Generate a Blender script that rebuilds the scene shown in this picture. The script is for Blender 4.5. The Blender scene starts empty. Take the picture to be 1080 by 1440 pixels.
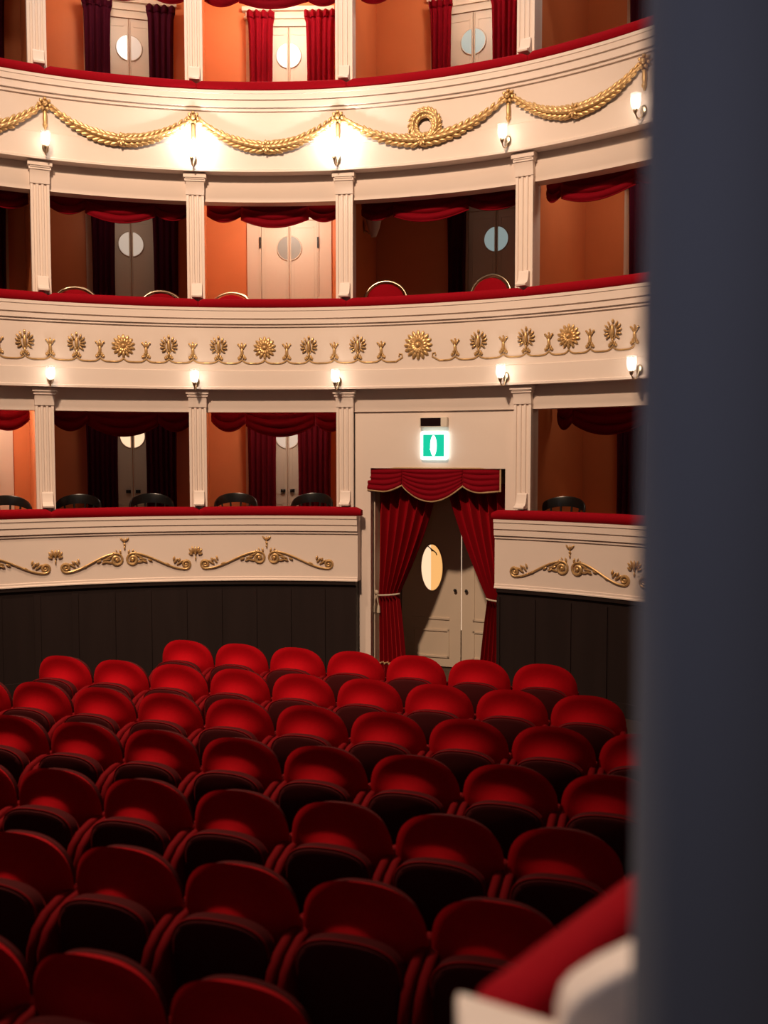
import bpy, math, random
from math import sin, cos, pi, radians as rad, sqrt
from mathutils import Vector, Matrix
random.seed(7)
SC = bpy.context.scene
COL = SC.collection
XC, YC, R = -1.345, 5.2026, 5.4          # plan centre and radius of the horseshoe

# ------------------------------------------------------------------ materials
def newmat(name):
    m = bpy.data.materials.new(name); m.use_nodes = True
    nt = m.node_tree
    return m, nt, nt.nodes['Principled BSDF']

def setp(b, **k):
    for key, v in k.items():
        key = key.replace('_', ' ')
        for n in b.inputs:
            if n.name.lower() == key.lower():
                n.default_value = v
                break

def noise_var(nt, b, c1, c2, scale=6.0, detail=4.0, stretch=None):
    tc = nt.nodes.new('ShaderNodeTexCoord'); mp = nt.nodes.new('ShaderNodeMapping')
    no = nt.nodes.new('ShaderNodeTexNoise'); mx = nt.nodes.new('ShaderNodeMix'); mx.data_type = 'RGBA'
    no.inputs['Scale'].default_value = scale; no.inputs['Detail'].default_value = detail
    if stretch: mp.inputs['Scale'].default_value = stretch
    nt.links.new(tc.outputs['Object'], mp.inputs['Vector']); nt.links.new(mp.outputs['Vector'], no.inputs['Vector'])
    nt.links.new(no.outputs['Fac'], mx.inputs['Factor'])
    mx.inputs[6].default_value = (*c1, 1); mx.inputs[7].default_value = (*c2, 1)
    nt.links.new(mx.outputs[2], b.inputs['Base Color'])
    return no

def bump(nt, b, no, strength=0.1, dist=0.01):
    bp = nt.nodes.new('ShaderNodeBump'); bp.inputs['Strength'].default_value = strength; bp.inputs['Distance'].default_value = dist
    nt.links.new(no.outputs['Fac'], bp.inputs['Height']); nt.links.new(bp.outputs['Normal'], b.inputs['Normal'])

def paint(name, c, rough=.5, var=.06, scale=5, bmp=0.03):
    m, nt, b = newmat(name)
    c2 = tuple(x*(1-var) for x in c)
    no = noise_var(nt, b, c, c2, scale); setp(b, Roughness=rough, Specular_IOR_Level=.3)
    if bmp: bump(nt, b, no, bmp)
    return m

def velvet(name, c, sheen=.6, tint=(1, .05, .05)):
    m, nt, b = newmat(name)
    no = noise_var(nt, b, c, tuple(x*.8 for x in c), 40, 3)
    setp(b, Roughness=.85, Specular_IOR_Level=.08, Sheen_Weight=sheen, Sheen_Roughness=.35)
    b.inputs['Sheen Tint'].default_value = (*tint, 1)
    return m

def emit(name, c, s):
    m, nt, b = newmat(name)
    setp(b, Roughness=.4)
    b.inputs['Base Color'].default_value = (*[min(.8, x*.6) for x in c], 1)
    b.inputs['Emission Color'].default_value = (*c, 1); b.inputs['Emission Strength'].default_value = s
    return m

M = {}
M['cream'] = paint('cream_paint', (.82, .70, .62), .45, .05, 3)
M['cream_door'] = paint('cream_door_paint', (.72, .60, .47), .4, .06, 4)
M['orange'] = paint('terracotta_plaster', (.74, .235, .085), .33, .16, 2.2, .04)
M['red'] = velvet('red_velvet', (.30, .002, .009), .35)
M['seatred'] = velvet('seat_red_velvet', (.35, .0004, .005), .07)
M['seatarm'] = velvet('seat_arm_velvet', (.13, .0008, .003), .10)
M['maroon'] = velvet('curtain_maroon_velvet', (.10, .003, .008), .15)  # curtain red darkened: shade put into the velvet's colour
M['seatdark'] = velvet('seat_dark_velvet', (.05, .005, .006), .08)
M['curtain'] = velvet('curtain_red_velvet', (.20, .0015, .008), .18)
M['plum'] = velvet('curtain_plum_velvet', (.05, .003, .012), .1, (.6, .05, .1))  # plum curtains, and red ones with the shade of unlit boxes in their colour
M['trim'] = paint('gold_braid', (.5, .33, .17), .6, .3, 60, .1)
M['cord'] = paint('pale_cord', (.62, .52, .4), .6, .2, 60, .1)
m, nt, b = newmat('gold_leaf'); no = noise_var(nt, b, (.80, .54, .25), (.55, .33, .13), 30, 4)
setp(b, Metallic=.6, Roughness=.38); bump(nt, b, no, .15, .004); M['gold'] = m
m, nt, b = newmat('brass'); setp(b, Metallic=1.0, Roughness=.28); b.inputs['Base Color'].default_value = (.6, .48, .33, 1); M['brass'] = m
m, nt, b = newmat('dark_wood'); no = noise_var(nt, b, (.022, .013, .012), (.012, .007, .0065), 8, 5, (1, 1, .12)); setp(b, Roughness=.55, Specular_IOR_Level=.25); M['wood'] = m
m, nt, b = newmat('black_lacquer'); no = noise_var(nt, b, (.010, .009, .009), (.004, .004, .004), 8, 3); setp(b, Roughness=.28); M['black'] = m
m, nt, b = newmat('floor_boards'); no = noise_var(nt, b, (.05, .024, .012), (.022, .011, .006), 5, 5, (.2, 3, 1)); setp(b, Roughness=.45); M['floor'] = m
M['bluegrey'] = paint('blue_grey_paint', (.14, .15, .18), .8, .1, 2)
M['plaster'] = paint('box_ceiling_plaster', (.70, .50, .36), .7, .05, 3)
M['ivory'] = paint('ivory_plastic', (.75, .68, .58), .4, .03, 10, 0)
m, nt, b = newmat('dark_display'); setp(b, Roughness=.15); b.inputs['Base Color'].default_value = (.012, .003, .004, 1); M['display'] = m
# frosted glass of the wall lights
m, nt, b = newmat('frosted_glass'); nt.nodes.remove(b)
out = nt.nodes['Material Output']; tr = nt.nodes.new('ShaderNodeBsdfTransparent'); tl = nt.nodes.new('ShaderNodeBsdfTranslucent')
gl = nt.nodes.new('ShaderNodeBsdfGlossy'); gl.inputs['Roughness'].default_value = .1
m1 = nt.nodes.new('ShaderNodeMixShader'); m2 = nt.nodes.new('ShaderNodeMixShader')
m1.inputs[0].default_value = .3; m2.inputs[0].default_value = .12
nt.links.new(tr.outputs[0], m1.inputs[1]); nt.links.new(tl.outputs[0], m1.inputs[2])
nt.links.new(m1.outputs[0], m2.inputs[1]); nt.links.new(gl.outputs[0], m2.inputs[2]); nt.links.new(m2.outputs[0], out.inputs[0])
M['glass'] = m
M['bulb'] = emit('bulb_glow', (1, .86, .68), 9)
M['sign_white'] = emit('sign_white_glow', (.82, 1, .98), 1.8)
M['sign_green'] = emit('sign_green_glow', (.0, .36, .22), 1.0)
def pane_mat(k, c, s): M[k] = emit(k, c, s)
pane_mat('pane_white', (1, .95, .88), 1.1); pane_mat('pane_gap', (.9, .70, .52), .6)
pane_mat('pane_dim', (.62, .50, .40), .5)
pane_mat('pane_grey', (.30, .25, .19), .35)
pane_mat('pane_blue', (.40, .50, .48), .38)
pane_mat('pane_peach', (.86, .58, .36), .9)
pane_mat('pane_amber', (.74, .37, .12), .9)

# ------------------------------------------------------------------ mesh builder
class MB:
    def __init__(s): s.v = []; s.f = []; s.T = None
    def add(s, vs, fs):
        o = len(s.v)
        for p in vs:
            p = Vector(p)
            if s.T is not None: p = s.T @ p
            s.v.append(p)
        s.f += [tuple(i+o for i in f) for f in fs]
    def box(s, x0, x1, y0, y1, z0, z1):
        s.add([(x0,y0,z0),(x1,y0,z0),(x1,y1,z0),(x0,y1,z0),(x0,y0,z1),(x1,y0,z1),(x1,y1,z1),(x0,y1,z1)],
              [(0,3,2,1),(4,5,6,7),(0,1,5,4),(1,2,6,5),(2,3,7,6),(3,0,4,7)])
    def prism(s, poly, z0, z1):           # poly in xy, CCW
        n = len(poly)
        s.add([(x,y,z0) for x,y in poly]+[(x,y,z1) for x,y in poly],
              [tuple(range(n-1,-1,-1)), tuple(range(n,2*n))]+[(i,(i+1)%n,n+(i+1)%n,n+i) for i in range(n)])
    def extrude_x(s, poly, x0, x1):       # poly in (y,z), CCW seen from +x
        n = len(poly)
        s.add([(x0,y,z) for y,z in poly]+[(x1,y,z) for y,z in poly],
              [tuple(range(n-1,-1,-1)), tuple(range(n,2*n))]+[(i,(i+1)%n,n+(i+1)%n,n+i) for i in range(n)])
    def extrude_y(s, poly, y0, y1):       # poly in (x,z), CCW seen from -y
        n = len(poly)
        s.add([(x,y0,z) for x,z in poly]+[(x,y1,z) for x,z in poly],
              [tuple(range(n)), tuple(range(2*n-1,n-1,-1))]+[(i,n+i,n+(i+1)%n,(i+1)%n) for i in range(n)])
    def arc(s, prof, t0, t1, step=1.2):   # closed profile [(r,z)] swept about the plan centre, degrees
        n = max(2, int(math.ceil(abs(t1-t0)/step))+1); m = len(prof); vs = []
        for i in range(n):
            t = rad(t0+(t1-t0)*i/(n-1))
            for r, z in prof: vs.append((r*sin(t), r*cos(t), z))
        fs = []
        for i in range(n-1):
            for j in range(m):
                a, b2 = i*m+j, i*m+(j+1)%m
                fs.append((a, b2, b2+m, a+m))
        fs.append(tuple(range(m-1,-1,-1))); fs.append(tuple(range((n-1)*m, n*m)))
        s.add(vs, fs)
    def tube(s, pts, rr, k=6, flat=1.0, up=None):
        pts = [Vector(p) for p in pts]; n = len(pts)
        if not hasattr(rr, '__len__'): rr = [rr]*n
        vs = []
        for i, p in enumerate(pts):
            d = (pts[min(i+1,n-1)]-pts[max(i-1,0)]).normalized()
            u = Vector(up) if up else (Vector((0,-1,0)) if abs(d.y) < .9 else Vector((0,0,1)))
            a = d.cross(u).normalized(); b2 = a.cross(d).normalized()
            for j in range(k):
                w = 2*pi*j/k
                vs.append(p+a*cos(w)*rr[i]+b2*sin(w)*rr[i]*flat)
        fs = []
        for i in range(n-1):
            for j in range(k):
                fs.append((i*k+j, i*k+(j+1)%k, (i+1)*k+(j+1)%k, (i+1)*k+j))
        fs.append(tuple(range(k-1,-1,-1))); fs.append(tuple(range((n-1)*k, n*k)))
        s.add(vs, fs)
    def ell(s, c, rx, ry, rz, rot=0.0, nu=8, nv=5):    # ellipsoid; rot turns it in the x-z plane
        vs = []; c = Vector(c); cr, sr = cos(rot), sin(rot)
        for i in range(nv+1):
            a = pi*i/nv
            for j in range(nu):
                w = 2*pi*j/nu
                x, y, z = rx*sin(a)*cos(w), ry*sin(a)*sin(w), rz*cos(a)
                vs.append((c.x+x*cr+z*sr, c.y+y, c.z-x*sr+z*cr))
        fs = []
        for i in range(nv):
            for j in range(nu):
                fs.append((i*nu+j, (i+1)*nu+j, (i+1)*nu+(j+1)%nu, i*nu+(j+1)%nu))
        s.add(vs, fs)
    def lathe(s, prof, k=12, c=(0,0,0)):               # prof [(r,z)] about the z axis
        vs = []; n = len(prof)
        for r, z in prof:
            for j in range(k):
                w = 2*pi*j/k; vs.append((c[0]+r*cos(w), c[1]+r*sin(w), c[2]+z))
        fs = []
        for i in range(n-1):
            for j in range(k): fs.append((i*k+j, i*k+(j+1)%k, (i+1)*k+(j+1)%k, (i+1)*k+j))
        fs.append(tuple(range(k-1,-1,-1))); fs.append(tuple(range((n-1)*k, n*k)))
        s.add(vs, fs)
    def grid(s, fn, nu, nv):
        vs = [fn(i/nu, j/nv) for j in range(nv+1) for i in range(nu+1)]
        fs = [(j*(nu+1)+i, j*(nu+1)+i+1, (j+1)*(nu+1)+i+1, (j+1)*(nu+1)+i) for j in range(nv) for i in range(nu)]
        s.add(vs, fs)
    def mesh(s, name, mat, smooth=30):
        me = bpy.data.meshes.new(name)
        me.from_pydata([tuple(v) for v in s.v], [], s.f); me.update()
        import bmesh
        bm = bmesh.new(); bm.from_mesh(me); bmesh.ops.remove_doubles(bm, verts=bm.verts, dist=1e-6)
        bmesh.ops.dissolve_degenerate(bm, edges=bm.edges, dist=1e-7)
        bmesh.ops.recalc_face_normals(bm, faces=bm.faces); bm.to_mesh(me); bm.free()
        if smooth:
            for p in me.polygons: p.use_smooth = True
            me.set_sharp_from_angle(angle=rad(smooth))
        me.materials.append(M[mat])
        return me
    def obj(s, name, mat, parent=None, smooth=30, solid=0, bevel=0):
        o = bpy.data.objects.new(name, s.mesh(name, mat, smooth)); COL.objects.link(o)
        if parent: o.parent = parent
        if solid:
            md = o.modifiers.new('thick', 'SOLIDIFY'); md.thickness = solid; md.offset = 0
        if bevel:
            md = o.modifiers.new('soft', 'BEVEL'); md.width = bevel; md.segments = 2; md.limit_method = 'ANGLE'
        return o

def tag(o, label=None, cat=None, group=None, kind=None):
    if label: o['label'] = label
    if cat: o['category'] = cat
    if group: o['group'] = group
    if kind: o['kind'] = kind
    return o
def empty(name, loc=(0,0,0), rz=0.0):
    o = bpy.data.objects.new(name, None); COL.objects.link(o)
    o.location = loc; o.rotation_euler = (0,0,rz); o.empty_display_size = .1
    return o
def at(theta, r, z):
    t = rad(theta); return (XC+r*sin(t), YC+r*cos(t), z)
def ring_empty(name, theta, r, z): return empty(name, at(theta, r, z), -rad(theta))   # local x along the ring, y outward
def copy_tree(o, parent=None):
    c = o.copy(); COL.objects.link(c); c.parent = parent
    for k, v in list(o.items()): pass
    for ch in list(o.children): copy_tree(ch, c)
    return c
def ringT(theta, r, z): return Matrix.Translation(Vector((r*sin(rad(theta)), r*cos(rad(theta)), z))) @ Matrix.Rotation(-rad(theta), 4, 'Z')
def struct(name, mb, mat, parent=None, loc=None, smooth=30, bevel=0):
    o = mb.obj(name, mat, parent, smooth, bevel=bevel)
    if loc: o.location = loc
    if not parent: o['kind'] = 'structure'
    return o
CEN = (XC, YC, 0)

# ------------------------------------------------------------------ levels
TIER = {                       # rail bottom, lines, base band top, bottom, opening top, floor
 1: dict(zt=1.878, l1=1.772, l2=1.701, l3=1.668, zb=1.157, base=None, zo=3.02, fl=1.2, cap=(3.07, 3.26), name='lower'),
 2: dict(zt=4.142, l1=4.022, l2=3.961, l3=3.930, zb=3.262, base=3.465, zo=5.315, fl=3.6, cap=(5.37, 5.585), name='middle'),
 3: dict(zt=6.448, l1=6.352, l2=6.270, l3=6.232, zb=5.597, base=5.873, zo=7.76, fl=6.0, cap=None, name='upper'),
}
PIL = [-24.2, -7.45, 9.6, 30.4]
EDGE = [-62.0, -24.2, -7.45, 9.6, 30.4, 47.2, 64.0]
RB = 7.3                       # back wall of the boxes
BOXNAME = {0: 'third box from the doorway', 1: 'second box from the doorway', 2: 'first box from the doorway', 3: 'wide box over the doorway', 4: 'box by the dark wall'}
def boxname(t, b):
    return '%s-tier %s' % (TIER[t]['name'], BOXNAME[b])

# ------------------------------------------------------------------ setting
mb = MB(); mb.box(-8, 6.5, -.6, 13.2, -.2, 0); struct('floor', mb, 'floor')
def wainscot(t0, t1):
    mb = MB(); mb.arc([(R+.02,0),(R+.02,1.10),(R-.01,1.115),(R-.01,1.155),(R+.22,1.155),(R+.22,0)], t0, t1)
    n = int(abs(t1-t0)/4)
    for i in range(n+1):                                   # board stiles
        t = t0+(t1-t0)*i/max(n,1); w = .35
        mb.arc([(R+.005,.12),(R+.005,1.06),(R+.03,1.06),(R+.03,.12)], max(min(t0,t1), t-w), min(max(t0,t1), t+w))
    mb.arc([(R+.0,0),(R+.0,.14),(R+.03,.14),(R+.03,0)], t0, t1)
    return mb
struct('wall_left', wainscot(-62, 11.05), 'wood', loc=CEN)
struct('wall_right', wainscot(27.85, 82), 'wood', loc=CEN)
# back walls of the boxes, one per tier
for k, t in TIER.items():
    top = {1: 3.5, 2: 5.85, 3: 8.5}[k]
    segs = [(-62, 9.6), (30.4, 82)] if k == 1 else [(-62, 82)]
    for a, b_ in segs:
        mb = MB(); mb.arc([(RB, t['fl']), (RB, top), (RB+.12, top), (RB+.12, t['fl'])], a, b_)
        struct('wall_back', mb, 'orange', loc=CEN)
    for e in [-41.0]+EDGE[1:7]:
        mb = MB(); mb.T = ringT(e, 0, 0)
        z0 = 0 if (k == 1 and e in (9.6, 30.4)) else t['fl']
        mb.box(-.03, .03, R+.31, RB, z0, top)
        struct('wall_partition', mb, 'orange', loc=CEN)
# floors / ceilings between the tiers
def slab(z0, z1, a, b_, name='ceiling'):
    mb = MB(); mb.arc([(R+.165, z0), (R+.165, z1), (RB+.12, z1), (RB+.12, z0)], a, b_); struct(name, mb, 'plaster', loc=CEN)
slab(1.0, 1.2, -62, 9.4, 'floor_lower_boxes'); slab(1.0, 1.2, 30.6, 82, 'floor_lower_boxes')
slab(3.45, 3.6, -62, 82, 'ceiling_lower'); slab(5.80, 6.0, -62, 82, 'ceiling_middle'); slab(8.45, 8.6, -62, 82, 'ceiling_upper')
# entablature above the openings, with the soffit below each parapet
for k in (1, 2, 3):
    t = TIER[k]; top = {1: 3.262, 2: 5.597, 3: 8.5}[k]
    mb = MB(); mb.arc([(R+.13, t['zo']), (R+.13, t['zo']+.05), (R+.125, t['zo']+.06), (R+.125, top), (R+.30, top+.25), (R+.30, t['zo'])], -62, 82)
    struct('trim_%d' % k, mb, 'cream', loc=CEN)
# front wall around the doorway bay (between two pilasters of the lower tier)
DA, DB = 12.45, 28.15
mb = MB()
for a, b_, z0, z1 in ((10.65, DA, 0, 3.25), (DB, 29.35, 0, 3.25), (DA, DB, 2.40, 3.25)):
    mb.arc([(R+.155, z0), (R+.155, z1), (R+.25, z1), (R+.25, z0)], a, b_)
struct('wall_back', mb, 'cream', loc=CEN)
# deep reveal of the doorway
DOOR_T = 20.3
T0 = ringT(DOOR_T, R+.12, 0)
mb = MB(); mb.T = T0
mb.box(-.84, -.76, .12, 1.12, 0, 2.5); mb.box(.76, .84, .12, 1.12, 0, 2.5); mb.box(-.84, .84, .12, 1.12, 2.42, 2.5)
mb.box(-.84, .84, 1.10, 1.2, 0, 2.5)
struct('trim_4', mb, 'cream_door', loc=CEN)
# picture-side dark wall beside the camera, rounded corner
poly = []
for i in range(9):
    a = pi+ (pi/2)*i/8
    poly.append((.364+.12*cos(a), .92+.12*sin(a)))
poly += [(2.4, .80), (2.4, 1.05), (.36, 1.05), (.258, .96)]
mb = MB(); mb.prism(poly, 0, 4.2); struct('wall_stage', mb, 'bluegrey')

# ------------------------------------------------------------------ ornament makers (local x right, z up, -y toward the viewer)
def flower(mb, s, n=14):
    for i in range(n):
        a = 2*pi*i/n
        mb.ell((sin(a)*s*.66, -.012, cos(a)*s*.66), s*.15, .014, s*.36, a, 6, 4)
    for i in range(n):
        a = 2*pi*(i+.5)/n
        mb.ell((sin(a)*s*.42, -.022, cos(a)*s*.42), s*.12, .014, s*.28, a, 6, 4)
    mb.ell((0, -.026, 0), s*.2, .028, s*.2, 0, 10, 6)
def spiral(cx, cz, r0, r1, a0, turns, n=14):
    return [(cx+(r0+(r1-r0)*i/n)*cos(a0+turns*2*pi*i/n), cz+(r0+(r1-r0)*i/n)*sin(a0+turns*2*pi*i/n)) for i in range(n+1)]
def p3(pts, y=-.012): return [(x, y, z) for x, z in pts]
def curls(mb, z, s=1.0):
    for sg in (-1, 1):
        pts = [(x*sg, zz) for x, zz in spiral(.030*s, z, .018*s, .006*s, pi, -.9 if True else 0, 10)]
        mb.tube(p3(pts), [.010*s*(1-.4*i/10) for i in range(11)], 6)
        mb.ell((.034*s*sg, -.014, z), .011*s, .012, .011*s, 0, 6, 4)
        mb.ell((.018*s*sg, -.012, z+.022*s), .008*s, .010, .022*s, .6*sg, 6, 4)
def palmette(mb, s=1.0):
    mb.ell((0, -.02, .02*s), .020*s, .022, .070*s, 0, 8, 6)
    mb.ell((0, -.016, .115*s), .014*s, .014, .022*s, 0, 6, 4)
    for sg in (-1, 1):
        for k, (x, z, a, l) in enumerate(((.034, .085, .45, .034), (.058, .062, .75, .032), (.064, .028, 1.15, .030), (.062, -.004, 1.7, .028), (.046, -.034, 2.2, .03))):
            mb.ell((sg*x*1.08*s, -.016, z*s), .011*s, .015, l*s, sg*a, 6, 5)
        mb.tube(p3([(sg*.012*s, -.055*s), (sg*.03*s, -.02*s), (sg*.042*s, .03*s), (sg*.03*s, .07*s)], -.008), .007*s, 6)
    mb.ell((0, -.014, -.075*s), .012*s, .014, .034*s, 0, 6, 4)
    curls(mb, -.115*s, s)
def fleuron(mb, s=1.0):
    mb.ell((0, -.014, -.01*s), .017*s, .016, .055*s, 0, 8, 5)
    for sg in (-1, 0, 1):
        mb.ell((sg*.022*s, -.016, .055*s), .011*s, .013, .036*s, sg*.5, 6, 5)
        mb.ell((sg*.040*s, -.016, .076*s+(.012*s if sg == 0 else 0)), .011*s, .013, .011*s, 0, 6, 4)
    mb.tube(p3([(-.02*s, -.035*s), (.02*s, -.035*s)]), .007*s, 6)
    curls(mb, -.075*s, s)
def ring_tube(mb, tz, r, k=6, off=.008):       # [(theta, z)] on the parapet face
    pts = []
    for th, z in tz:
        q = R-off; pts.append((q*sin(rad(th)), q*cos(rad(th)), z))
    mid = rad(tz[len(tz)//2][0])
    mb.tube(pts, r, k, up=(-sin(mid), -cos(mid), 0))

# ------------------------------------------------------------------ balcony fronts
def parapet_profile(t, dark=False):
    z = t
    p = [(R-.05, z['zt']), (R-.05, z['zt']-.03), (R-.04, z['zt']-.035), (R-.04, z['l1']+.008), (R-.018, z['l1']+.008), (R-.018, z['l1']-.004), (R-.032, z['l1']-.006), (R-.032, z['l2']+.010),
         (R-.006, z['l2']+.010), (R-.006, z['l2']-.002), (R-.014, z['l2']-.006), (R-.014, z['l3']+.012), (R+.010, z['l3']+.012), (R+.010, z['l3']+.001), (R, z['l3']-.003)]
    if z['base']:
        p += [(R, z['base']+.006), (R-.016, z['base']-.002), (R-.02, z['zb']+.03), (R-.034, z['zb']+.022), (R-.034, z['zb'])]
    else:
        p += [(R, z['zb']+.045)]
        p += [(R-.01, z['zb']+.04), (R-.01, z['zb']+.02), (R-.022, z['zb']+.012), (R-.022, z['zb'])]
    p += [(R+.15, z['zb']), (R+.15, z['zt'])]
    return p
def cushion(name, parent, t, a0, a1):
    zt = t['zt']; mb = MB(); n = 30; vs = []; k = 12
    for i in range(n+1):
        u = i/n; th = a0+(a1-a0)*u
        e = min(u, 1-u)*(a1-a0)/1.0                       # rounded ends, degrees from an end
        s = sqrt(max(0.0, 1-(1-min(1, e/.55+.02))**2)) if e < .55 else 1
        s = .62+.38*s
        bow = 1+.06*sin(pi*u)
        for j in range(k):
            w = 2*pi*j/k
            x = abs(cos(w))**.55*(1 if cos(w) > 0 else -1); z = abs(sin(w))**.55*(1 if sin(w) > 0 else -1)
            r = R+.005+.062*x*(.5+.5*s); zz = zt+.001+.048*bow*(1+z)*s
            vs.append((r*sin(rad(th)), r*cos(rad(th)), zz))
    fs = [(i*k+j, i*k+(j+1)%k, (i+1)*k+(j+1)%k, (i+1)*k+j) for i in range(n) for j in range(k)]
    fs += [tuple(range(k-1,-1,-1)), tuple(range(n*k, (n+1)*k))]
    mb.add(vs, fs); return mb.obj(name, 'red', parent, 60)

def garland(parent, a0, a1, z0, drop, k=None):
    mb = MB(); n = 34; pts = []; rr = []
    for i in range(n+1):
        u = i/n; th = a0+(a1-a0)*u
        z = z0-drop*(1-(2*u-1)**2)
        w = .018+.042*sin(pi*u)**1.2
        pts.append((th, z)); rr.append(w)
    ring_tube(mb, pts, [w*.75 for w in rr], 8, .02)
    m = 25
    for i in range(m):
        u = (i+.5)/m; k0 = min(n-1, int(u*n)); th, z = pts[k0]; th2, z2 = pts[k0+1]
        ds = rad(th2-th)*R; ang = math.atan2(z2-z, ds); w = rr[k0]
        fr = u*n-k0; tc, zc = th+(th2-th)*fr, z+(z2-z)*fr
        dirn = 1 if u < .5 else -1
        for q in (-1, 0, 1):
            off = (.5 if q == 0 else 0)*(a1-a0)/m
            mb.T = ringT(tc+off+random.uniform(-.06, .06), R, zc)
            L = .036+.45*w+random.uniform(-.004, .006)
            mb.ell((-sin(ang)*q*w*.7, -.024-w*(.85 if q == 0 else .45), cos(ang)*q*w*.7), L, .013+.12*w, .010+.27*w, -ang+q*(.38+random.uniform(-.1, .15))*dirn, 7, 5)
    # rosette of leaves at the middle of the swag
    th, z = pts[n//2]; mb.T = ringT(th, R, z)
    for i in range(8):
        a = 2*pi*i/8; mb.ell((sin(a)*.035, -.085, cos(a)*.045), .014, .012, .03, a, 6, 4)
    mb.T = None
    return mb.obj('garland', 'gold', parent, 50)
def bow(parent, th, z):
    mb = MB(); mb.T = ringT(th, R, z)
    flower(mb, .078, 9); mb.ell((0, -.05, 0), .028, .03, .028, 0, 8, 6)
    for i in range(7):
        a = 2*pi*i/7; mb.ell((sin(a)*.05, -.04, cos(a)*.05), .02, .022, .02, a, 6, 4)
    o = mb.obj('rosette', 'gold', parent, 50)
    mb = MB(); mb.T = ringT(th, R, z)
    mb.lathe([(.016, -.07), (.022, -.1), (.024, -.15), (.02, -.19), (.026, -.2), (.026, -.215), (.018, -.23), (.01, -.25), (.004, -.26)][::-1], 8, (0, -.022, 0))
    mb.obj('pendant', 'gold', o, 50)
def wreath(parent, th, z):
    mb = MB(); mb.T = ringT(th, R, z); r = .128
    pts = [(r*sin(2*pi*i/24), -.035, r*1.05*cos(2*pi*i/24)) for i in range(25)]
    mb.tube(pts, .036, 8)
    for i in range(22):
        a = 2*pi*i/22+random.uniform(-.05, .05)
        for q in (-1, 0, 1):
            rr = r+q*.034
            mb.ell((rr*sin(a), -.062+.018*abs(q), rr*1.05*cos(a)), .018, .018, .044, a+pi/2+q*(.55+random.uniform(-.15, .2)), 7, 5)
    mb.obj('wreath', 'gold', parent, 50)

def front(k, a0, a1, label, boxes):
    t = TIER[k]; root = empty('balcony_front', (XC, YC, t['zb'])); tag(root, label, 'balcony')
    def kid(o): o.location = (0, 0, -t['zb']); return o
    mb = MB(); mb.arc(parapet_profile(t), a0, a1); kid(mb.obj('parapet_panel', 'cream', root, 25))
    for c0, c1 in boxes: kid(cushion('cushion', root, t, c0, c1))
    return root, kid
class Sub:                                     # lets ornament makers drop children at the right height
    pass
SC_T = [-23.6, -7.5, 9.1, 28.9, 44.1]          # bows and wall lights share these bearings
rootU, kidU = front(3, -62, 82, 'cream upper-tier balcony front with red cushion rail and hanging gilded garlands', [(-41, -23.57), (-23.53, -7.12), (-7.08, 10.13), (10.17, 31.13), (31.17, 46.9)])
rootM, kidM = front(2, -62, 82, 'cream middle-tier balcony front with red cushion rail and a row of gilded flowers', [(-41, -23.67), (-23.63, -7.22), (-7.18, 10.03), (10.07, 30.83), (30.87, 46.9)])
rootL, kidL = front(1, -62, 11.28, 'cream lower-tier balcony front ending at the doorway, with gilded scrolls and red cushion rail', [(-41, -23.77), (-23.73, -7.37), (-7.33, 11.75)])
rootR, kidR = front(1, 27.6, 82, 'short cream lower-tier balcony front between doorway and dark wall, with gilded scrolls', [(27.3, 46.9)])
for root in (rootU, rootM, rootL, rootR): pass
def put(root, zb, before):
    for o in root.children:
        if o.name not in before: o.location = (0, 0, -zb)
# upper tier: garlands
before = set(o.name for o in rootU.children)
bows = [-40.4]+SC_T
for i, a in enumerate(SC_T): bow(rootU, a, 6.155)
drops = [.34, .33, .32, .34, .34]
for i in range(5): garland(rootU, bows[i]+.5, bows[i+1]-.5, 6.135, [.34, .27, .285, .30, .27][i])
wreath(rootU, 19.3, 5.985)
put(rootU, TIER[3]['zb'], before)
# middle tier: flowers, palmettes, fleurons on a thin running scroll
before = set(o.name for o in rootM.children)
SEQ = [(-28.9, 's'), (-26.22, 'p'), (-23.55, 's'), (-20.75, 'p'), (-18.22, 's'), (-15.65, 'f'), (-13.14, 's'), (-10.59, 'p'), (-7.86, 's'), (-4.93, 'p'), (-2.23, 's'), (.41, 'f'), (2.98, 's'), (5.57, 'p'), (8.57, 's'), (11.34, 'p'), (14.11, 's'), (18.48, 'F'),
       (22.83, 's'), (25.57, 'p'), (28.48, 's'), (31.11, 'p'), (33.73, 's'), (36.0, 'f'), (38.42, 's'), (40.97, 'p'), (43.41, 's')]
for th, kd in SEQ:
    mb = MB()
    mb.T = ringT(th, R, 3.715 if kd in 'fF' else 3.71 if kd == 'p' else 3.675)
    if kd == 'f': flower(mb, .125); nm = 'flower_relief'
    elif kd == 'F': flower(mb, .158, 16); nm = 'flower_relief'
    elif kd == 'p': palmette(mb, 1.0); nm = 'palmette_relief'
    else: fleuron(mb, 1.0); nm = 'fleuron_relief'
    mb.obj(nm, 'gold', rootM, 50)
names = [x for x in SEQ]
for i in range(len(SEQ)-1):
    a, b_ = SEQ[i], SEQ[i+1]
    def dip(t0, t1, u): return (t0+(t1-t0)*u, 3.585-.038*(1-(2*u-1)**4))
    mb = MB()
    if b_[1] == 'F': pts = [dip(a[0], a[0]+2.6, u/12) for u in range(9)]+[(a[0]+2.5, 3.59), (a[0]+2.45, 3.625), (a[0]+2.15, 3.63), (a[0]+2.1, 3.6)]
    elif a[1] == 'F': pts = [(b_[0]-2.3, 3.6), (b_[0]-2.35, 3.63), (b_[0]-2.65, 3.625), (b_[0]-2.7, 3.59)]+[dip(b_[0]-2.8, b_[0], u/12) for u in range(4, 13)]
    else: pts = [dip(a[0], b_[0], u/12) for u in range(13)]
    ring_tube(mb, pts, .0085, 6)
    mb.obj('scroll_line', 'gold', rootM, 60)
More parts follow.
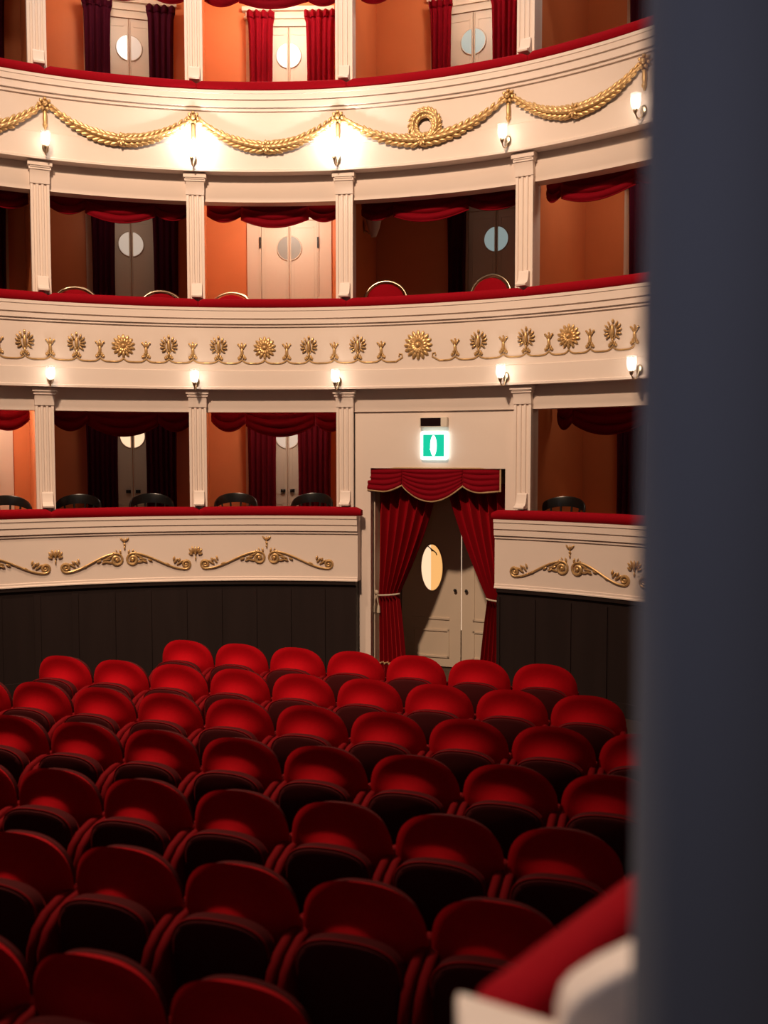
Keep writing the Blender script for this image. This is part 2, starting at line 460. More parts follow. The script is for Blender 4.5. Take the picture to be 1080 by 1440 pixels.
put(rootM, TIER[2]['zb'], before)
# lower tier: long S-scrolls between palmettes and crowning fleurons
def s_scroll(parent, th_low, th_high):
    """low volute beside the palmette at th_low, rising to the high volute beside the fleuron at th_high"""
    sg = 1 if th_high > th_low else -1
    L = abs(th_high-th_low)*rad(1)*R
    T = ringT((th_low+th_high)/2, R, 1.4)
    mb = MB(); mb.T = T @ Matrix.Rotation(pi, 4, 'Y') @ Matrix.Rotation(pi, 4, 'Y') if sg > 0 else T @ Matrix.Diagonal((-1, 1, 1, 1))
    h = L/2
    lo = spiral(-h+.105, -.055, .052, .016, -pi/2, -1.35, 20)
    hi = spiral(h-.085, .01, .068, .02, pi/2, -1.35, 20)
    mid = [(-h+.105+(2*h-.19)*u, -.107+(.185)*(u*u*(3-2*u))) for u in [i/14 for i in range(1, 14)]]
    path = lo[::-1]+mid+hi
    n = len(path)
    rr = [.010+.008*math.exp(-((i/n-.82)/.16)**2)+.005*math.exp(-((i/n-.22)/.12)**2) for i in range(n)]
    mb.tube(p3(path, -.016), rr, 7)
    mb.ell((-h+.105, -.016, -.055), .016, .016, .016, 0, 7, 5); mb.ell((h-.085, -.018, .01), .022, .02, .022, 0, 7, 5)
    # acanthus sprays inside the curves
    for x, z, a, l in ((h-.15, .045, 1.1, .055), (h-.19, .015, 1.35, .045), (h-.215, -.012, 1.2, .03), (h-.165, -.015, 1.75, .04), (h-.12, .075, .5, .03), (h-.045, .095, -.2, .026),
                       (-h+.17, -.035, -1.0, .045), (-h+.215, -.015, -.7, .035), (-h+.235, .012, -.3, .026), (-h+.18, -.005, -.6, .024), (-h+.3, -.05, 1.1, .03), (h-.27, .0, 1.1, .028)):
        mb.ell((x, -.016, z), .012, .014, l, a, 6, 5)
    return mb.obj('scroll_relief', 'gold', parent, 50)
def crest(parent, th):
    mb = MB(); mb.T = ringT(th, R, 1.545)
    for sg in (-1, 0, 1): mb.ell((sg*.026, -.014, .085-(.012 if sg == 0 else 0)), .010, .012, .03, sg*.75, 6, 5)
    mb.ell((0, -.014, .03), .014, .014, .02, 0, 6, 4); mb.ell((0, -.013, -.005), .01, .012, .022, 0, 6, 4)
    for sg in (-1, 1): mb.ell((sg*.085, -.012, -.04), .007, .01, .02, sg*.4, 6, 4)
    mb.obj('fleuron_relief', 'gold', parent, 50)
def palm_small(parent, th):
    mb = MB(); mb.T = ringT(th, R, 1.46)
    mb.ell((0, -.018, .03), .014, .016, .055, 0, 7, 5)
    for sg in (-1, 1):
        for x, z, a, l in ((.026, .045, .35, .04), (.048, .03, .7, .036), (.052, .0, 1.2, .026)): mb.ell((sg*x, -.014, z), .013, .014, l, sg*a, 6, 5)
    mb.ell((0, -.013, -.05), .009, .012, .026, 0, 6, 4)
    mb.obj('palmette_relief', 'gold', parent, 50)
before = set(o.name for o in rootL.children)
palm_small(rootL, -23.44); palm_small(rootL, -7.83); crest(rootL, -15.87); crest(rootL, .47); crest(rootL, -31.3)
for lo, hi in ((-23.44, -31.3), (-23.44, -15.87), (-7.83, -15.87), (-7.83, .47), (8.9, .47)): s_scroll(rootL, lo, hi)
put(rootL, TIER[1]['zb'], before)
before = set(o.name for o in rootR.children)
palm_small(rootR, 43.79); crest(rootR, 36.42)
for lo, hi in ((28.9, 36.42), (43.79, 36.42), (43.79, 51.5)): s_scroll(rootR, lo, hi)
put(rootR, TIER[1]['zb'], before)

# ------------------------------------------------------------------ pilasters
ORD = {30.4: 'first', 9.6: 'second', -7.45: 'third', -24.2: 'fourth'}
def pilaster(k, th):
    t = TIER[k]; zt = t['zt']+.002; top = {1: 3.255, 2: 5.59, 3: 8.44}[k]
    ct = t['cap'][0] if t['cap'] else top
    root = ring_empty('pilaster', th, R, zt)
    tag(root, 'fluted cream pilaster on the %s-tier rail, %s' % (t['name'], ORD[th]+' counted from the dark wall' if th in ORD else 'hidden behind the dark wall edge'), 'pilaster')
    w = .094; y0 = .072; g = .014
    poly = [(-w, .124), (-w, y0)]
    for c in (-.052, 0, .052):
        poly += [(c-.016, y0), (c-.010, y0+g), (c+.010, y0+g), (c+.016, y0)]
    poly += [(w, y0), (w, .124)]
    mb = MB(); mb.prism(poly, 0, ct-zt); mb.obj('shaft', 'cream', root, 20)
    if k != 3:
        mb = MB(); mb.box(-.085, .085, .124, .30, 0, t['zo']-zt)
    else:
        mb = MB(); mb.box(-.085, .085, .124, .30, 0, t['zo']-zt)
    mb.obj('jamb', 'cream', root, 20)
    if t['cap']:
        mb = MB(); h = top-ct; mb.T = Matrix.Translation((0, 0, ct-zt))
        mb.extrude_x([(.122, 0), (.122, h), (.02, h), (.02, h*.72), (.035, h*.66), (.05, h*.5), (.058, h*.22), (.064, 0)][::-1], -w-.004, w+.004)
        mb.box(-w-.028, w+.028, .01, .122, h*.78, h)
        mb.box(-w-.016, w+.016, .03, .122, h*.62, h*.78)
        mb.obj('capital', 'cream', root, 20)
    # scroll foot on the cushion
    mb = MB(); z = .108
    prof = [(.07, z+.005), (.07, z+.16), (.055, z+.165), (.045, z+.15), (.035, z+.10), (.02, z+.06), (-.005, z+.035), (-.03, z+.03), (-.045, z+.018), (-.04, z+.003)]
    mb.extrude_x(prof[::-1], -.045, .065); mb.obj('scroll_foot', 'cream', root, 20)
for k in (1, 2, 3):
    for th in PIL+[47.2]: pilaster(k, th)

# ------------------------------------------------------------------ wall lights on the balcony fronts
def wall_light(k, th, power, label):
    z = {2: 3.37, 3: 5.745}[k]
    root = ring_empty('wall_light', th, R-.022, z-.03)
    tag(root, label, 'wall lamp', 'wall lights on the %s balcony front' % TIER[k]['name'])
    mb = MB(); mb.ell((0, -.006, .0), .036, .014, .055, 0, 14, 8); mb.obj('back_plate', 'brass', root, 60)
    mb = MB()
    mb.tube([(0, -.012, 0), (0, -.03, -.045), (-.005, -.06, -.085), (-.01, -.10, -.085), (-.012, -.125, -.06), (-.012, -.13, -.03)], .0075, 8, up=(1, 0, 0))
    mb.lathe([(.004, -.06), (.012, -.05), (.02, -.035), (.024, -.02), (.02, -.012)], 10, (-.012, -.13, 0)); mb.obj('arm', 'brass', root, 60)
    mb = MB(); c = (-.012, -.13, 0)
    mb.lathe([(.022, -.015), (.036, .0), (.045, .03), (.048, .07), (.046, .10), (.052, .125), (.049, .125), (.043, .10), (.045, .07), (.042, .03), (.033, .004), (.02, -.01)], 16, c)
    sh = mb.obj('glass_shade', 'glass', root, 60)
    mb = MB(); mb.ell((c[0], c[1], .055), .027, .027, .055, 0, 12, 8); mb.obj('bulb', 'bulb', sh, 60)
    L = bpy.data.lights.new('wall_lamp_light', 'POINT'); L.energy = power; L.color = (1, .93, .86) if power > 10 else (1, .84, .70); L.shadow_soft_size = .03
    lo = bpy.data.objects.new('wall_lamp_light', L); COL.objects.link(lo)
    t = rad(th); rr = R-.022-.13
    lo.location = (XC+rr*sin(t), YC+rr*cos(t), z-.03+(.10 if power > 10 else .05))
POS = {-23.6: 'fifth', -7.5: 'fourth', 9.1: 'third', 28.9: 'second', 44.1: 'first'}
for k in (3, 2):
    for th in SC_T:
        p = {3: {-7.5: 20, 9.1: 20}.get(th, 4.0), 2: 4.5}[k]
        wall_light(k, th, p, 'small lit glass wall light, %s from the dark wall on the %s balcony front' % (POS[th], TIER[k]['name']))

# ------------------------------------------------------------------ doors at the back of the boxes
dn = [0]
def half_disc(mb, cx, cz, r, sg, gap, y):
    n = 14; x0 = cx+sg*gap; vs = []
    a0 = math.acos(gap/r)
    pts = [(cx+sg*r*cos(-a0+2*a0*i/n), cz+r*sin(-a0+2*a0*i/n)) for i in range(n+1)]
    if sg < 0: pts = pts[::-1]
    mb.extrude_y(pts, y, y+.008)
def box_door(k, th, panes, knob=True, bolts=False):
    dn[0] += 1; fl = TIER[k]['fl']
    root = ring_empty('door_%d' % dn[0], th, RB, fl); root['kind'] = 'structure'
    mb = MB()                                               # casing with cornice
    mb.box(-.54, -.36, -.045, -.001, 0, 2.05); mb.box(.36, .54, -.045, -.001, 0, 2.05)
    mb.box(-.54, .54, -.045, -.001, 1.96, 2.12); mb.box(-.56, .56, -.075, -.001, 2.03, 2.06); mb.box(-.58, .58, -.10, -.001, 2.12, 2.17)
    mb.box(-.38, -.36, -.058, -.045, 0, 1.96); mb.box(.36, .38, -.058, -.045, 0, 1.96); mb.box(-.38, .38, -.058, -.045, 1.94, 1.97)
    mb.obj('door_casing', 'cream_door', root, 20)
    for i, sg in enumerate((-1, 1)):
        mb = MB(); x0, x1 = (sg*.004, sg*.355) if sg > 0 else (sg*.355, sg*.004)
        mb.box(x0, x1, -.03, -.001, .01, 1.94)
        xo = sg*.045; a, b_ = (min(xo, sg*.32), max(xo, sg*.32))
        for z0, z1 in ((.12, .72), (.84, 1.86)):             # thin panel moulding
            for q in ((a, b_, z0, z0+.018), (a, b_, z1-.018, z1), (a, a+.018, z0, z1), (b_-.018, b_, z0, z1)):
                mb.box(q[0], q[1], -.036, -.03, q[2], q[3])
        mb.tube([(sg*.012, -.036, .02), (sg*.012, -.036, 1.93)], .010, 6, up=(1, 0, 0))
        leaf = mb.obj('door_leaf', 'cream_door', root, 20)
        mb = MB(); half_disc(mb, 0, 1.585, .150, sg, .026, -.046); mb.obj('round_pane', panes[i], leaf, 0)
        mb = MB(); n = 18
        pts = [(sg*.155*abs(cos(-1.4+2.8*j/n)), -.042, 1.585+.155*sin(-1.4+2.8*j/n)) for j in range(n+1)]
        mb.tube(pts, .008, 6); mb.obj('pane_rim', 'cream_door', leaf, 60)
        if knob:
            mb = MB(); mb.ell((sg*.06, -.06, .88), .018, .02, .018, 0, 8, 6); mb.lathe([(.03, -.02), (.03, .02)], 10, (sg*.06, -.04, .88)); mb.obj('door_knob', 'black', leaf, 60)
    if bolts:
        for sg in (-1, 1):
            mb = MB(); mb.box(sg*.37-.012, sg*.37+.012, -.07, -.058, 1.58, 1.72); mb.obj('bolt', 'black', root, 0)
box_door(3, -14.5, ('pane_white', 'pane_dim')); box_door(3, 1.1, ('pane_white', 'pane_white')); box_door(3, 19.6, ('pane_blue', 'pane_blue')); box_door(3, 38.6, ('pane_grey', 'pane_grey'))
box_door(2, -14.6, ('pane_dim', 'pane_dim')); box_door(2, 1.05, ('pane_grey', 'pane_grey'), bolts=True); box_door(2, 22.0, ('pane_blue', 'pane_blue')); box_door(2, 38.6, ('pane_grey', 'pane_grey'))
box_door(1, -14.75, ('pane_peach', 'pane_peach')); box_door(1, .75, ('pane_dim', 'pane_dim')); box_door(1, 38.6, ('pane_grey', 'pane_grey'))
for k in (1, 2, 3): box_door(k, -30.2, ('pane_grey', 'pane_grey'))

# ------------------------------------------------------------------ curtains and swagged valances of the boxes
def box_curtain(k, a0, a1, mat, label):
    th = (a0+a1)/2; w = rad(a1-a0)*7.1; fl = TIER[k]['fl']; h = 2.0
    root = ring_empty('curtain', th, 7.10, fl+.005)
    tag(root, label, 'curtain')
    folds = max(3, int(w/.065)); ph = random.uniform(0, 6)
    mb = MB()
    def fn(u, v):
        s = 1.0-.10*sin(pi*v)**.8 if v < .96 else 1.0+(v-.96)*3.0
        if v < .05: s = 1.04
        x = (u-.5)*w*s
        y = .030*sin(2*pi*folds*u+ph+.5*sin(3*v))*(1-.35*v)+.008*sin(17*u+4*v)
        return (x, y, h*v)
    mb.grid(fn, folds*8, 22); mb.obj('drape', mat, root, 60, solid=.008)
    mb = MB()
    def fn2(u, v):
        return ((u-.5)*w*(1.08+.05*v), -.012+.034*sin(2*pi*folds*u+ph), h-.03+.085*v)
    mb.grid(fn2, folds*8, 3); mb.obj('heading_frill', mat, root, 60, solid=.008)
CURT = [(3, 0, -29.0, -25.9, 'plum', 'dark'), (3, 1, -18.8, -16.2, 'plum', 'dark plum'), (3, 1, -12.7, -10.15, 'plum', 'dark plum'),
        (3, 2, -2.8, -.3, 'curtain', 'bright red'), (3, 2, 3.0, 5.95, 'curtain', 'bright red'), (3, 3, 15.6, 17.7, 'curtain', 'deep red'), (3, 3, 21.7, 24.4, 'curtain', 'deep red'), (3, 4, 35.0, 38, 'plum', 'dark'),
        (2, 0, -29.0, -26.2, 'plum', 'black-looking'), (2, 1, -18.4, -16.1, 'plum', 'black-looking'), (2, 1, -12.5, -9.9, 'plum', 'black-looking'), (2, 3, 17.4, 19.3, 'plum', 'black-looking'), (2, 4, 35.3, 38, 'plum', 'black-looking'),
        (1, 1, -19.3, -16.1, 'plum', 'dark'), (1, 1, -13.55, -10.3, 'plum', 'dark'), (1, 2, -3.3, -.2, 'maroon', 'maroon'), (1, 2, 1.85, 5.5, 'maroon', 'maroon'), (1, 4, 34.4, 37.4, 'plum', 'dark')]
seen = {}
DOORTH = {0: -30.2, 1: -14.6, 2: 1.1, 3: 20.5, 4: 38.6}
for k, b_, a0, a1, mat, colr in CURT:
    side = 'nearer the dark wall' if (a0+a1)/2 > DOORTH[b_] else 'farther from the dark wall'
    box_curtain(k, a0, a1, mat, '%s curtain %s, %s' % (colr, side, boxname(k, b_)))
def valance(k, br, label):
    t = TIER[k]; th = (br[0]+br[-1])/2; rv = R+(.8 if k == 1 else .43)
    zo = t['zo']+.16; root = ring_empty('valance', th, rv, zo); tag(root, label, 'valance')
    base = {1: .10, 2: .17, 3: .21}[k]
    for i in range(3):
        a0, a1 = br[i], br[i+1]; big = i == 1
        drop = {1: (.20, .26), 2: (.155, .225), 3: (.245, .29)}[k][1 if big else 0]
        drop += .16; edge = drop-.09 if not big else drop-.10
        if k == 1: edge = drop-.13
        mb = MB(); w = rad(a1-a0)*rv; xc = rad((a0+a1)/2-th)*rv; nf = 4 if big else 3
        def fn(u, v):
            hang = 1-(2*u-1)**2
            bot = edge+(drop-edge)*hang
            z = -bot*v-(.02*hang*sin(pi*v))
            y = -.02-.05*v*hang**.5-(.042*abs(sin(pi*(nf*v+.15*u)))**.7*(.35+.65*hang))-(.014 if big else 0)
            x = (u-.5)*w*1.03
            return (xc+x, y+ (rv-rv*cos(rad((a0+a1)/2-th))), z)
        mb.grid(fn, 22, 26); mb.obj('swag', 'curtain', root, 60, solid=.006)
        mb = MB(); pts = []
        for j in range(19):
            u = j/18; p = fn(u, 1.0); pts.append((p[0], p[1]-.004, p[2]))
        mb.tube(pts, .007, 6); mb.obj('edge_braid', 'curtain', root, 60)
VB = {0: [-40.5, -37, -29.5, -25.1], 1: [-23.0, -19.2, -12.2, -8.3], 2: [-6.4, -2.5, 4.8, 8.4], 3: [10.6, 14.6, 22.8, 28.9], 4: [31.2, 33.2, 41, 46]}
for k in (3, 2, 1):
    for b_, br in VB.items():
        if k == 1 and b_ == 3: continue
        valance(k, br, 'red swagged valance at the top of the %s' % boxname(k, b_))

# ------------------------------------------------------------------ chairs in the boxes
def bentwood():
    root = empty('armchair'); 
    mb = MB(); mb.lathe([(.20, .43), (.215, .44), (.215, .465), (.19, .475), (.05, .478)], 20); mb.obj('seat', 'black', root, 50)
    for x, y in ((-.15, -.14), (.15, -.14), (-.14, .14), (.14, .14)):
        mb = MB(); mb.tube([(x*1.2, y*1.2, 0), (x*1.05, y*1.05, .25), (x, y, .44)], [.014, .017, .018], 8, up=(1, 0, 0)); mb.obj('leg', 'black', root, 60)
    mb = MB(); n = 24; vs = []
    for i in range(n+1):
        a = pi*(-.08+1.16*i/n); u = sin(pi*max(0, min(1, (a+.25)/(pi+.5))))
        x, y = .255*cos(a), .03+.20*sin(a); q = max(0, sin(a)); zb = .69+.10*q**.7; zt = zb+.035+.075*q**.35
        for rr, z in ((1, zb), (1, zt-.01), (.97, zt), (.93, zt), (.91, zt-.012), (.91, zb)): vs.append((x*rr, y*rr, z))
    fs = [(i*6+j, i*6+(j+1)%6, (i+1)*6+(j+1)%6, (i+1)*6+j) for i in range(n) for j in range(6)]+[tuple(range(6)), tuple(range(n*6, n*6+6))]
    mb.add(vs, fs); mb.obj('back_rail', 'black', root, 40)
    for a in (.02, .27, .42, .58, .73, .98):
        x, y = .244*cos(pi*a), .03+.19*sin(pi*a)
        mb = MB(); mb.tube([(x*.75, y*.75, .46), (x, y, .72+.08*sin(pi*a))], .011, 8, up=(1, 0, 0)); mb.obj('spindle', 'black', root, 60)
    return root
def place(proto, first, th, r, z, rz, label, group):
    o = proto if first else copy_tree(proto)
    o.location = at(th, r, z); o.rotation_euler = (0, 0, -rad(th)+rz)
    tag(o, label, 'chair', group); return o
pro = bentwood()
for i, (th, b_, wh, rz) in enumerate(((-27.6, 0, 'its only chair in view', .1), (-20.63, 1, 'farther from the dark wall', -.15), (-12.78, 1, 'nearer the dark wall', .1), (-3.56, 2, 'farther from the dark wall', .12), (4.79, 2, 'nearer the dark wall', -.1), (32.9, 4, 'its only chair in view', .1))):
    place(pro, i == 0, th, 5.93, 1.2, rz, 'black bentwood chair, %s, %s' % (boxname(1, b_), wh), 'black chairs in the lower boxes')
def medallion():
    root = empty('upholstered_chair')
    mb = MB(); mb.box(-.22, .22, -.22, .20, .40, .44); mb.obj('seat_frame', 'brass', root, 20, bevel=.01)
    mb = MB(); mb.ell((0, -.01, .455), .21, .20, .05, 0, 18, 8); mb.obj('seat', 'red', root, 60)
    for x, y in ((-.19, -.19), (.19, -.19), (-.19, .18), (.19, .18)):
        mb = MB(); mb.tube([(x*1.05, y*1.1, 0), (x, y, .41)], [.013, .02], 8, up=(1, 0, 0)); mb.obj('leg', 'brass', root, 60)
    def arch(s): return [(s*.25*cos(pi*i/18), .215+.02*sin(pi*i/18), .66+s*.22*sin(pi*i/18)) for i in range(19)]
    mb = MB(); a = arch(1.0); mb.tube([(.20, .19, .42)]+a+[(-.20, .19, .42)], .017, 8); mb.obj('back_frame', 'brass', root, 60)
    mb = MB(); mb.ell((0, .205, .655), .225, .035, .195, 0, 20, 10); mb.obj('backrest', 'red', root, 60)
    return root
pro = medallion()
for i, (th, b_, wh, dz) in enumerate(((-20.43, 1, 'farther from the dark wall', 0), (-11.41, 1, 'nearer the dark wall', 0), (-4.26, 2, 'its only chair in view', 0), (13.08, 3, 'farther from the dark wall', .0), (24.0, 3, 'nearer the dark wall', .0))):
    o = place(pro, i == 0, th, 5.93, 3.6, (-.05, .05, -.1, .12, -.15)[i], 'brass-framed red chair, %s, %s' % (boxname(2, b_), wh), 'red chairs in the middle boxes')
    o.scale = (1, 1, .95 if i < 3 else 1.07)
# lamp on the partition of the dark middle box
root = ring_empty('wall_sconce', 9.6, 6.45, 5.12); tag(root, 'unlit brass and pale glass wall sconce in the wide dark middle-tier box', 'wall lamp')
mb = MB(); mb.ell((.035, 0, .12), .012, .05, .075, 0, 12, 8); mb.tube([(.04, 0, .08), (.10, 0, .04), (.15, 0, .06)], .01, 8, up=(0, 0, 1)); mb.obj('bracket', 'brass', root, 60)
mb = MB(); mb.lathe([(.03, -.10), (.07, 0), (.10, .12), (.095, .12), (.065, 0), (.02, -.09)], 14, (.15, 0, .1)); mb.obj('lamp_shade', 'ivory', root, 60)

# ------------------------------------------------------------------ central doorway
DT = at(DOOR_T, R+.12, 0)
def door_empty(name, x=0, y=0, z=0):
    t = rad(DOOR_T); return empty(name, (DT[0]+x*cos(t)+y*sin(t), DT[1]-x*sin(t)+y*cos(t), z), -t)
dn[0] += 1
root = door_empty('door_%d' % dn[0], 0, 1.0, 0); root['kind'] = 'structure'
for sg in (-1, 1):
    mb = MB(); a, b_ = (-.745, -.006) if sg < 0 else (.006, .745)
    mb.box(a, b_, 0, .045, .012, 2.30)
    for z0, z1 in ((.12, .46), (.58, 2.16)):
        x0, x1 = (-.61, -.145) if sg < 0 else (.145, .61)
        if sg > 0 or z0 < .3:
            for q in ((x0, x1, z0, z0+.022), (x0, x1, z1-.022, z1), (x0, x0+.022, z0, z1), (x1-.022, x1, z0, z1)): mb.box(q[0], q[1], -.014, 0, q[2], q[3])
        elif sg < 0:
            for q in ((x0, x1, z0, z0+.022), (x0, x1, z1-.022, z1)): mb.box(q[0], q[1], -.014, 0, q[2], q[3])
    leaf = mb.obj('door_leaf', 'cream_door', root, 20)
    mb = MB(); mb.ell((sg*.068, -.03, .94), .02, .022, .02, 0, 10, 6); mb.lathe([(.012, -.01), (.012, .01)], 8, (sg*.068, -.01, .94)); mb.obj('door_knob', 'black', leaf, 60)
    if sg < 0:
        cx, cz, a, b2 = -.362, 1.20, .138, .282; n = 36
        pts = [(cx+a*cos(2*pi*i/n), -.004, cz+b2*sin(2*pi*i/n)) for i in range(n+1)]
        mb = MB(); mb.tube(pts, .010, 6); mb.obj('window_rim', 'cream_door', leaf, 60)
        # the pane shows a lit corridor: pale wall, amber door beyond and a dark closer arm
        pl = [(cx+a*cos(2*pi*i/n), cz+b2*sin(2*pi*i/n)) for i in range(n)]
        lft = [p for p in pl if p[0] <= cx-.012]; rgt = [p for p in pl if p[0] >= cx-.012]
        lft.sort(key=lambda p: math.atan2(p[1]-cz, p[0]-cx) % (2*pi)); 
        rgt.sort(key=lambda p: math.atan2(p[1]-cz, p[0]-cx))
        xb = cx-.012; zz = b2*sqrt(1-(.012/a)**2)
        mb = MB(); mb.extrude_y([(xb, cz+zz)]+lft+[(xb, cz-zz)], -.010, -.002); mb.obj('oval_pane', 'pane_peach', leaf, 0)
        mb = MB(); mb.extrude_y([(xb, cz-zz)]+rgt+[(xb, cz+zz)], -.010, -.002); mb.obj('oval_pane', 'pane_amber', leaf, 0)
        mb = MB(); mb.tube([(cx-.05, -.014, cz+.255), (cx+.05, -.014, cz+.18), (cx+.062, -.014, cz+.15)], .007, 6); mb.tube([(cx-.015, -.014, cz+.22), (cx+.02, -.014, cz+.195), (cx-.01, -.014, cz+.20)], .006, 6); mb.obj('door_closer_arm', 'black', leaf, 60)
# bright slit where corridor light comes through between the leaves
mb = MB(); mb.box(-.0055, .0055, .022, .03, .46, 1.62); mb.obj('light_gap', 'pane_gap', root, 0)

def tied_curtain(label, top, tie, bot, ztie, flip, xo):
    root = door_empty('curtain', xo, .16, .012); tag(root, label, 'curtain')
    H = 2.22; nf = 6; ph = random.uniform(0, 6); zt = ztie/H
    def edges(v):                                           # v: 0 floor, 1 top
        def mix(a, b_, u): return (a[0]+(b_[0]-a[0])*u, a[1]+(b_[1]-a[1])*u)
        if v < zt: u = (1-v/zt); return mix(tie, bot, u**.8)
        u = (v-zt)/(1-zt); u = 1-(1-u)**1.35 if not flip else 1-(1-u)**1.25
        return mix(tie, top, u)
    def fn(u, v):
        a, b_ = edges(v); x = a+(b_-a)*u
        w = b_-a; amp = .020+.042*min(1, w/.5)
        return (x-xo, amp*(abs(sin(pi*nf*u+ph))**.8*2-1)-.02*math.exp(-((v-zt)/.06)**2)*0, H*v)
    mb = MB(); mb.grid(fn, nf*9, 44); d = mb.obj('drape', 'red', root, 60, solid=.008)
    mb = MB()
    def fb(u, v):
        p = fn(u, .075+.012*v); return (p[0], p[1]-.009, p[2])
    mb.grid(fb, nf*9, 1); mb.obj('hem_braid', 'trim', root, 60, solid=.006)
    a, b_ = tie; c = (a+b_)/2-xo; rw = (b_-a)/2+.012
    mb = MB(); n = 24
    mb.tube([(c+rw*cos(2*pi*i/n), .065*sin(2*pi*i/n), ztie+.012*cos(2*pi*i/n)*(1 if not flip else -1)) for i in range(n+1)], .011, 7, up=(0, 0, 1))
    xk = (a-xo-.01) if not flip else (b_-xo+.01)
    mb.obj('tieback_cord', 'cord', root, 60)
    mb = MB(); mb.ell((xk, -.03, ztie+.02), .028, .025, .03, 0, 10, 6)
    for dx in (-.022, .018):
        mb.tube([(xk, -.03, ztie), (xk+dx, -.04, ztie-.08), (xk+dx*1.5, -.04, ztie-.12)], .007, 6)
        mb.lathe([(.004, .02), (.014, .0), (.018, -.03), (.022, -.075), (.002, -.08)][::-1], 8, (xk+dx*1.5, -.04, ztie-.13))
    mb.obj('tassel', 'cord', root, 60)
tied_curtain('red velvet door curtain tied back with pale tasselled cord, beside the oval window', (-.735, -.06), (-.735, -.50), (-.735, -.40), .965, False, -.60)
tied_curtain('red velvet door curtain tied back beside the short lower balcony front', (.05, .715), (.53, .715), (.42, .715), .965, True, .60)
root = door_empty('valance', 0, .025, 2.39); tag(root, 'red swagged valance edged with gold braid over the central doorway', 'valance')
def door_swag(a, b_, side, mid, nf):
    def fn(u, v):
        hang = 1-(2*u-1)**2
        if a < -.7: hang = min(1, 1-(max(0, 2*u-.9)/1.1)**2); side_ = side if u > .5 else side+.09
        bot = side+(mid-side)*(hang if True else 0)
        if a < -.7 and u < .45: bot = mid-(mid-side)*.25*(1-u/.45)
        if b_ > .6 and u > .55: bot = mid-(mid-side)*.25*((u-.55)/.45)
        return (a+(b_-a)*u, -.055*v*hang**.5-.02*abs(sin(pi*(nf*v+.1*u)))*(.4+.6*hang), -bot*v)
    mb = MB(); mb.grid(fn, 24, 30); mb.obj('swag', 'curtain', root, 60, solid=.006)
    mb = MB(); mb.tube([(*fn(i/24, 1)[:2], fn(i/24, 1)[2]-.002) for i in range(25)], .010, 6); mb.obj('edge_braid', 'trim', root, 60)
door_swag(-.79, -.405, .175, .245, 4); door_swag(.285, .70, .175, .245, 4); door_swag(-.405, .285, .175, .345, 6)
mb = MB(); mb.tube([(-.80, -.005, .01), (.705, -.005, .01)], .012, 6, up=(0, 0, 1))
for x in (-.795, .70): mb.tube([(x, -.012, .01), (x+.004, -.03, -.12), (x+.008, -.05, -.235)], .010, 6, up=(1, 0, 0))
mb.obj('top_braid', 'trim', root, 60)

# exit sign and the small display above it
root = door_empty('exit_sign', -.03, -.02, 2.495); tag(root, 'glowing green and white emergency exit sign above the curtained doorway', 'exit sign')
mb = MB(); mb.box(-.155, .155, 0, .05, 0, .305); mb.obj('housing', 'sign_white', root, 20, bevel=.02)
mb = MB(); mb.box(-.118, .118, -.006, .002, .035, .27); fc = mb.obj('sign_face', 'sign_green', root, 0)
mb = MB()
mb.ell((0, -.0075, .15), .036, .0015, .112, 0, 20, 12)
for sg in (-1, 1): pass
fig = mb.obj('pictogram', 'sign_white', fc, 0)
mb2 = MB(); mb2.ell((0, -.010, .232), .014, .003, .014, 0, 10, 6); mb2.tube([(0, -.0105, .21), (-.006, -.0105, .15)], .012, 6, flat=.2); mb2.tube([(-.006, -.0105, .15), (.016, -.0105, .11), (.008, -.0105, .07)], .008, 6, flat=.2)
mb2.tube([(-.006, -.0105, .15), (-.022, -.0105, .115), (-.04, -.0105, .11)], .008, 6, flat=.2); mb2.tube([(-.002, -.0105, .20), (.026, -.0105, .175)], .006, 6, flat=.2); mb2.tube([(-.002, -.0105, .20), (-.028, -.0105, .18)], .006, 6, flat=.2)
M['sign_pale'] = emit('sign_pale_glow', (.55, 1, .85), 1.2); mb2.obj('running_figure', 'sign_pale', fc, 60)
root = door_empty('display_box', -.035, -.025, 2.845); tag(root, 'small ivory box with a dark display, mounted just above the exit sign', 'display')
mb = MB(); mb.box(-.155, .155, 0, .058, 0, .108); mb.obj('casing', 'ivory', root, 20, bevel=.006)
mb = MB(); mb.box(-.142, .085, -.004, .002, .012, .098); mb.obj('screen', 'display', root, 0)

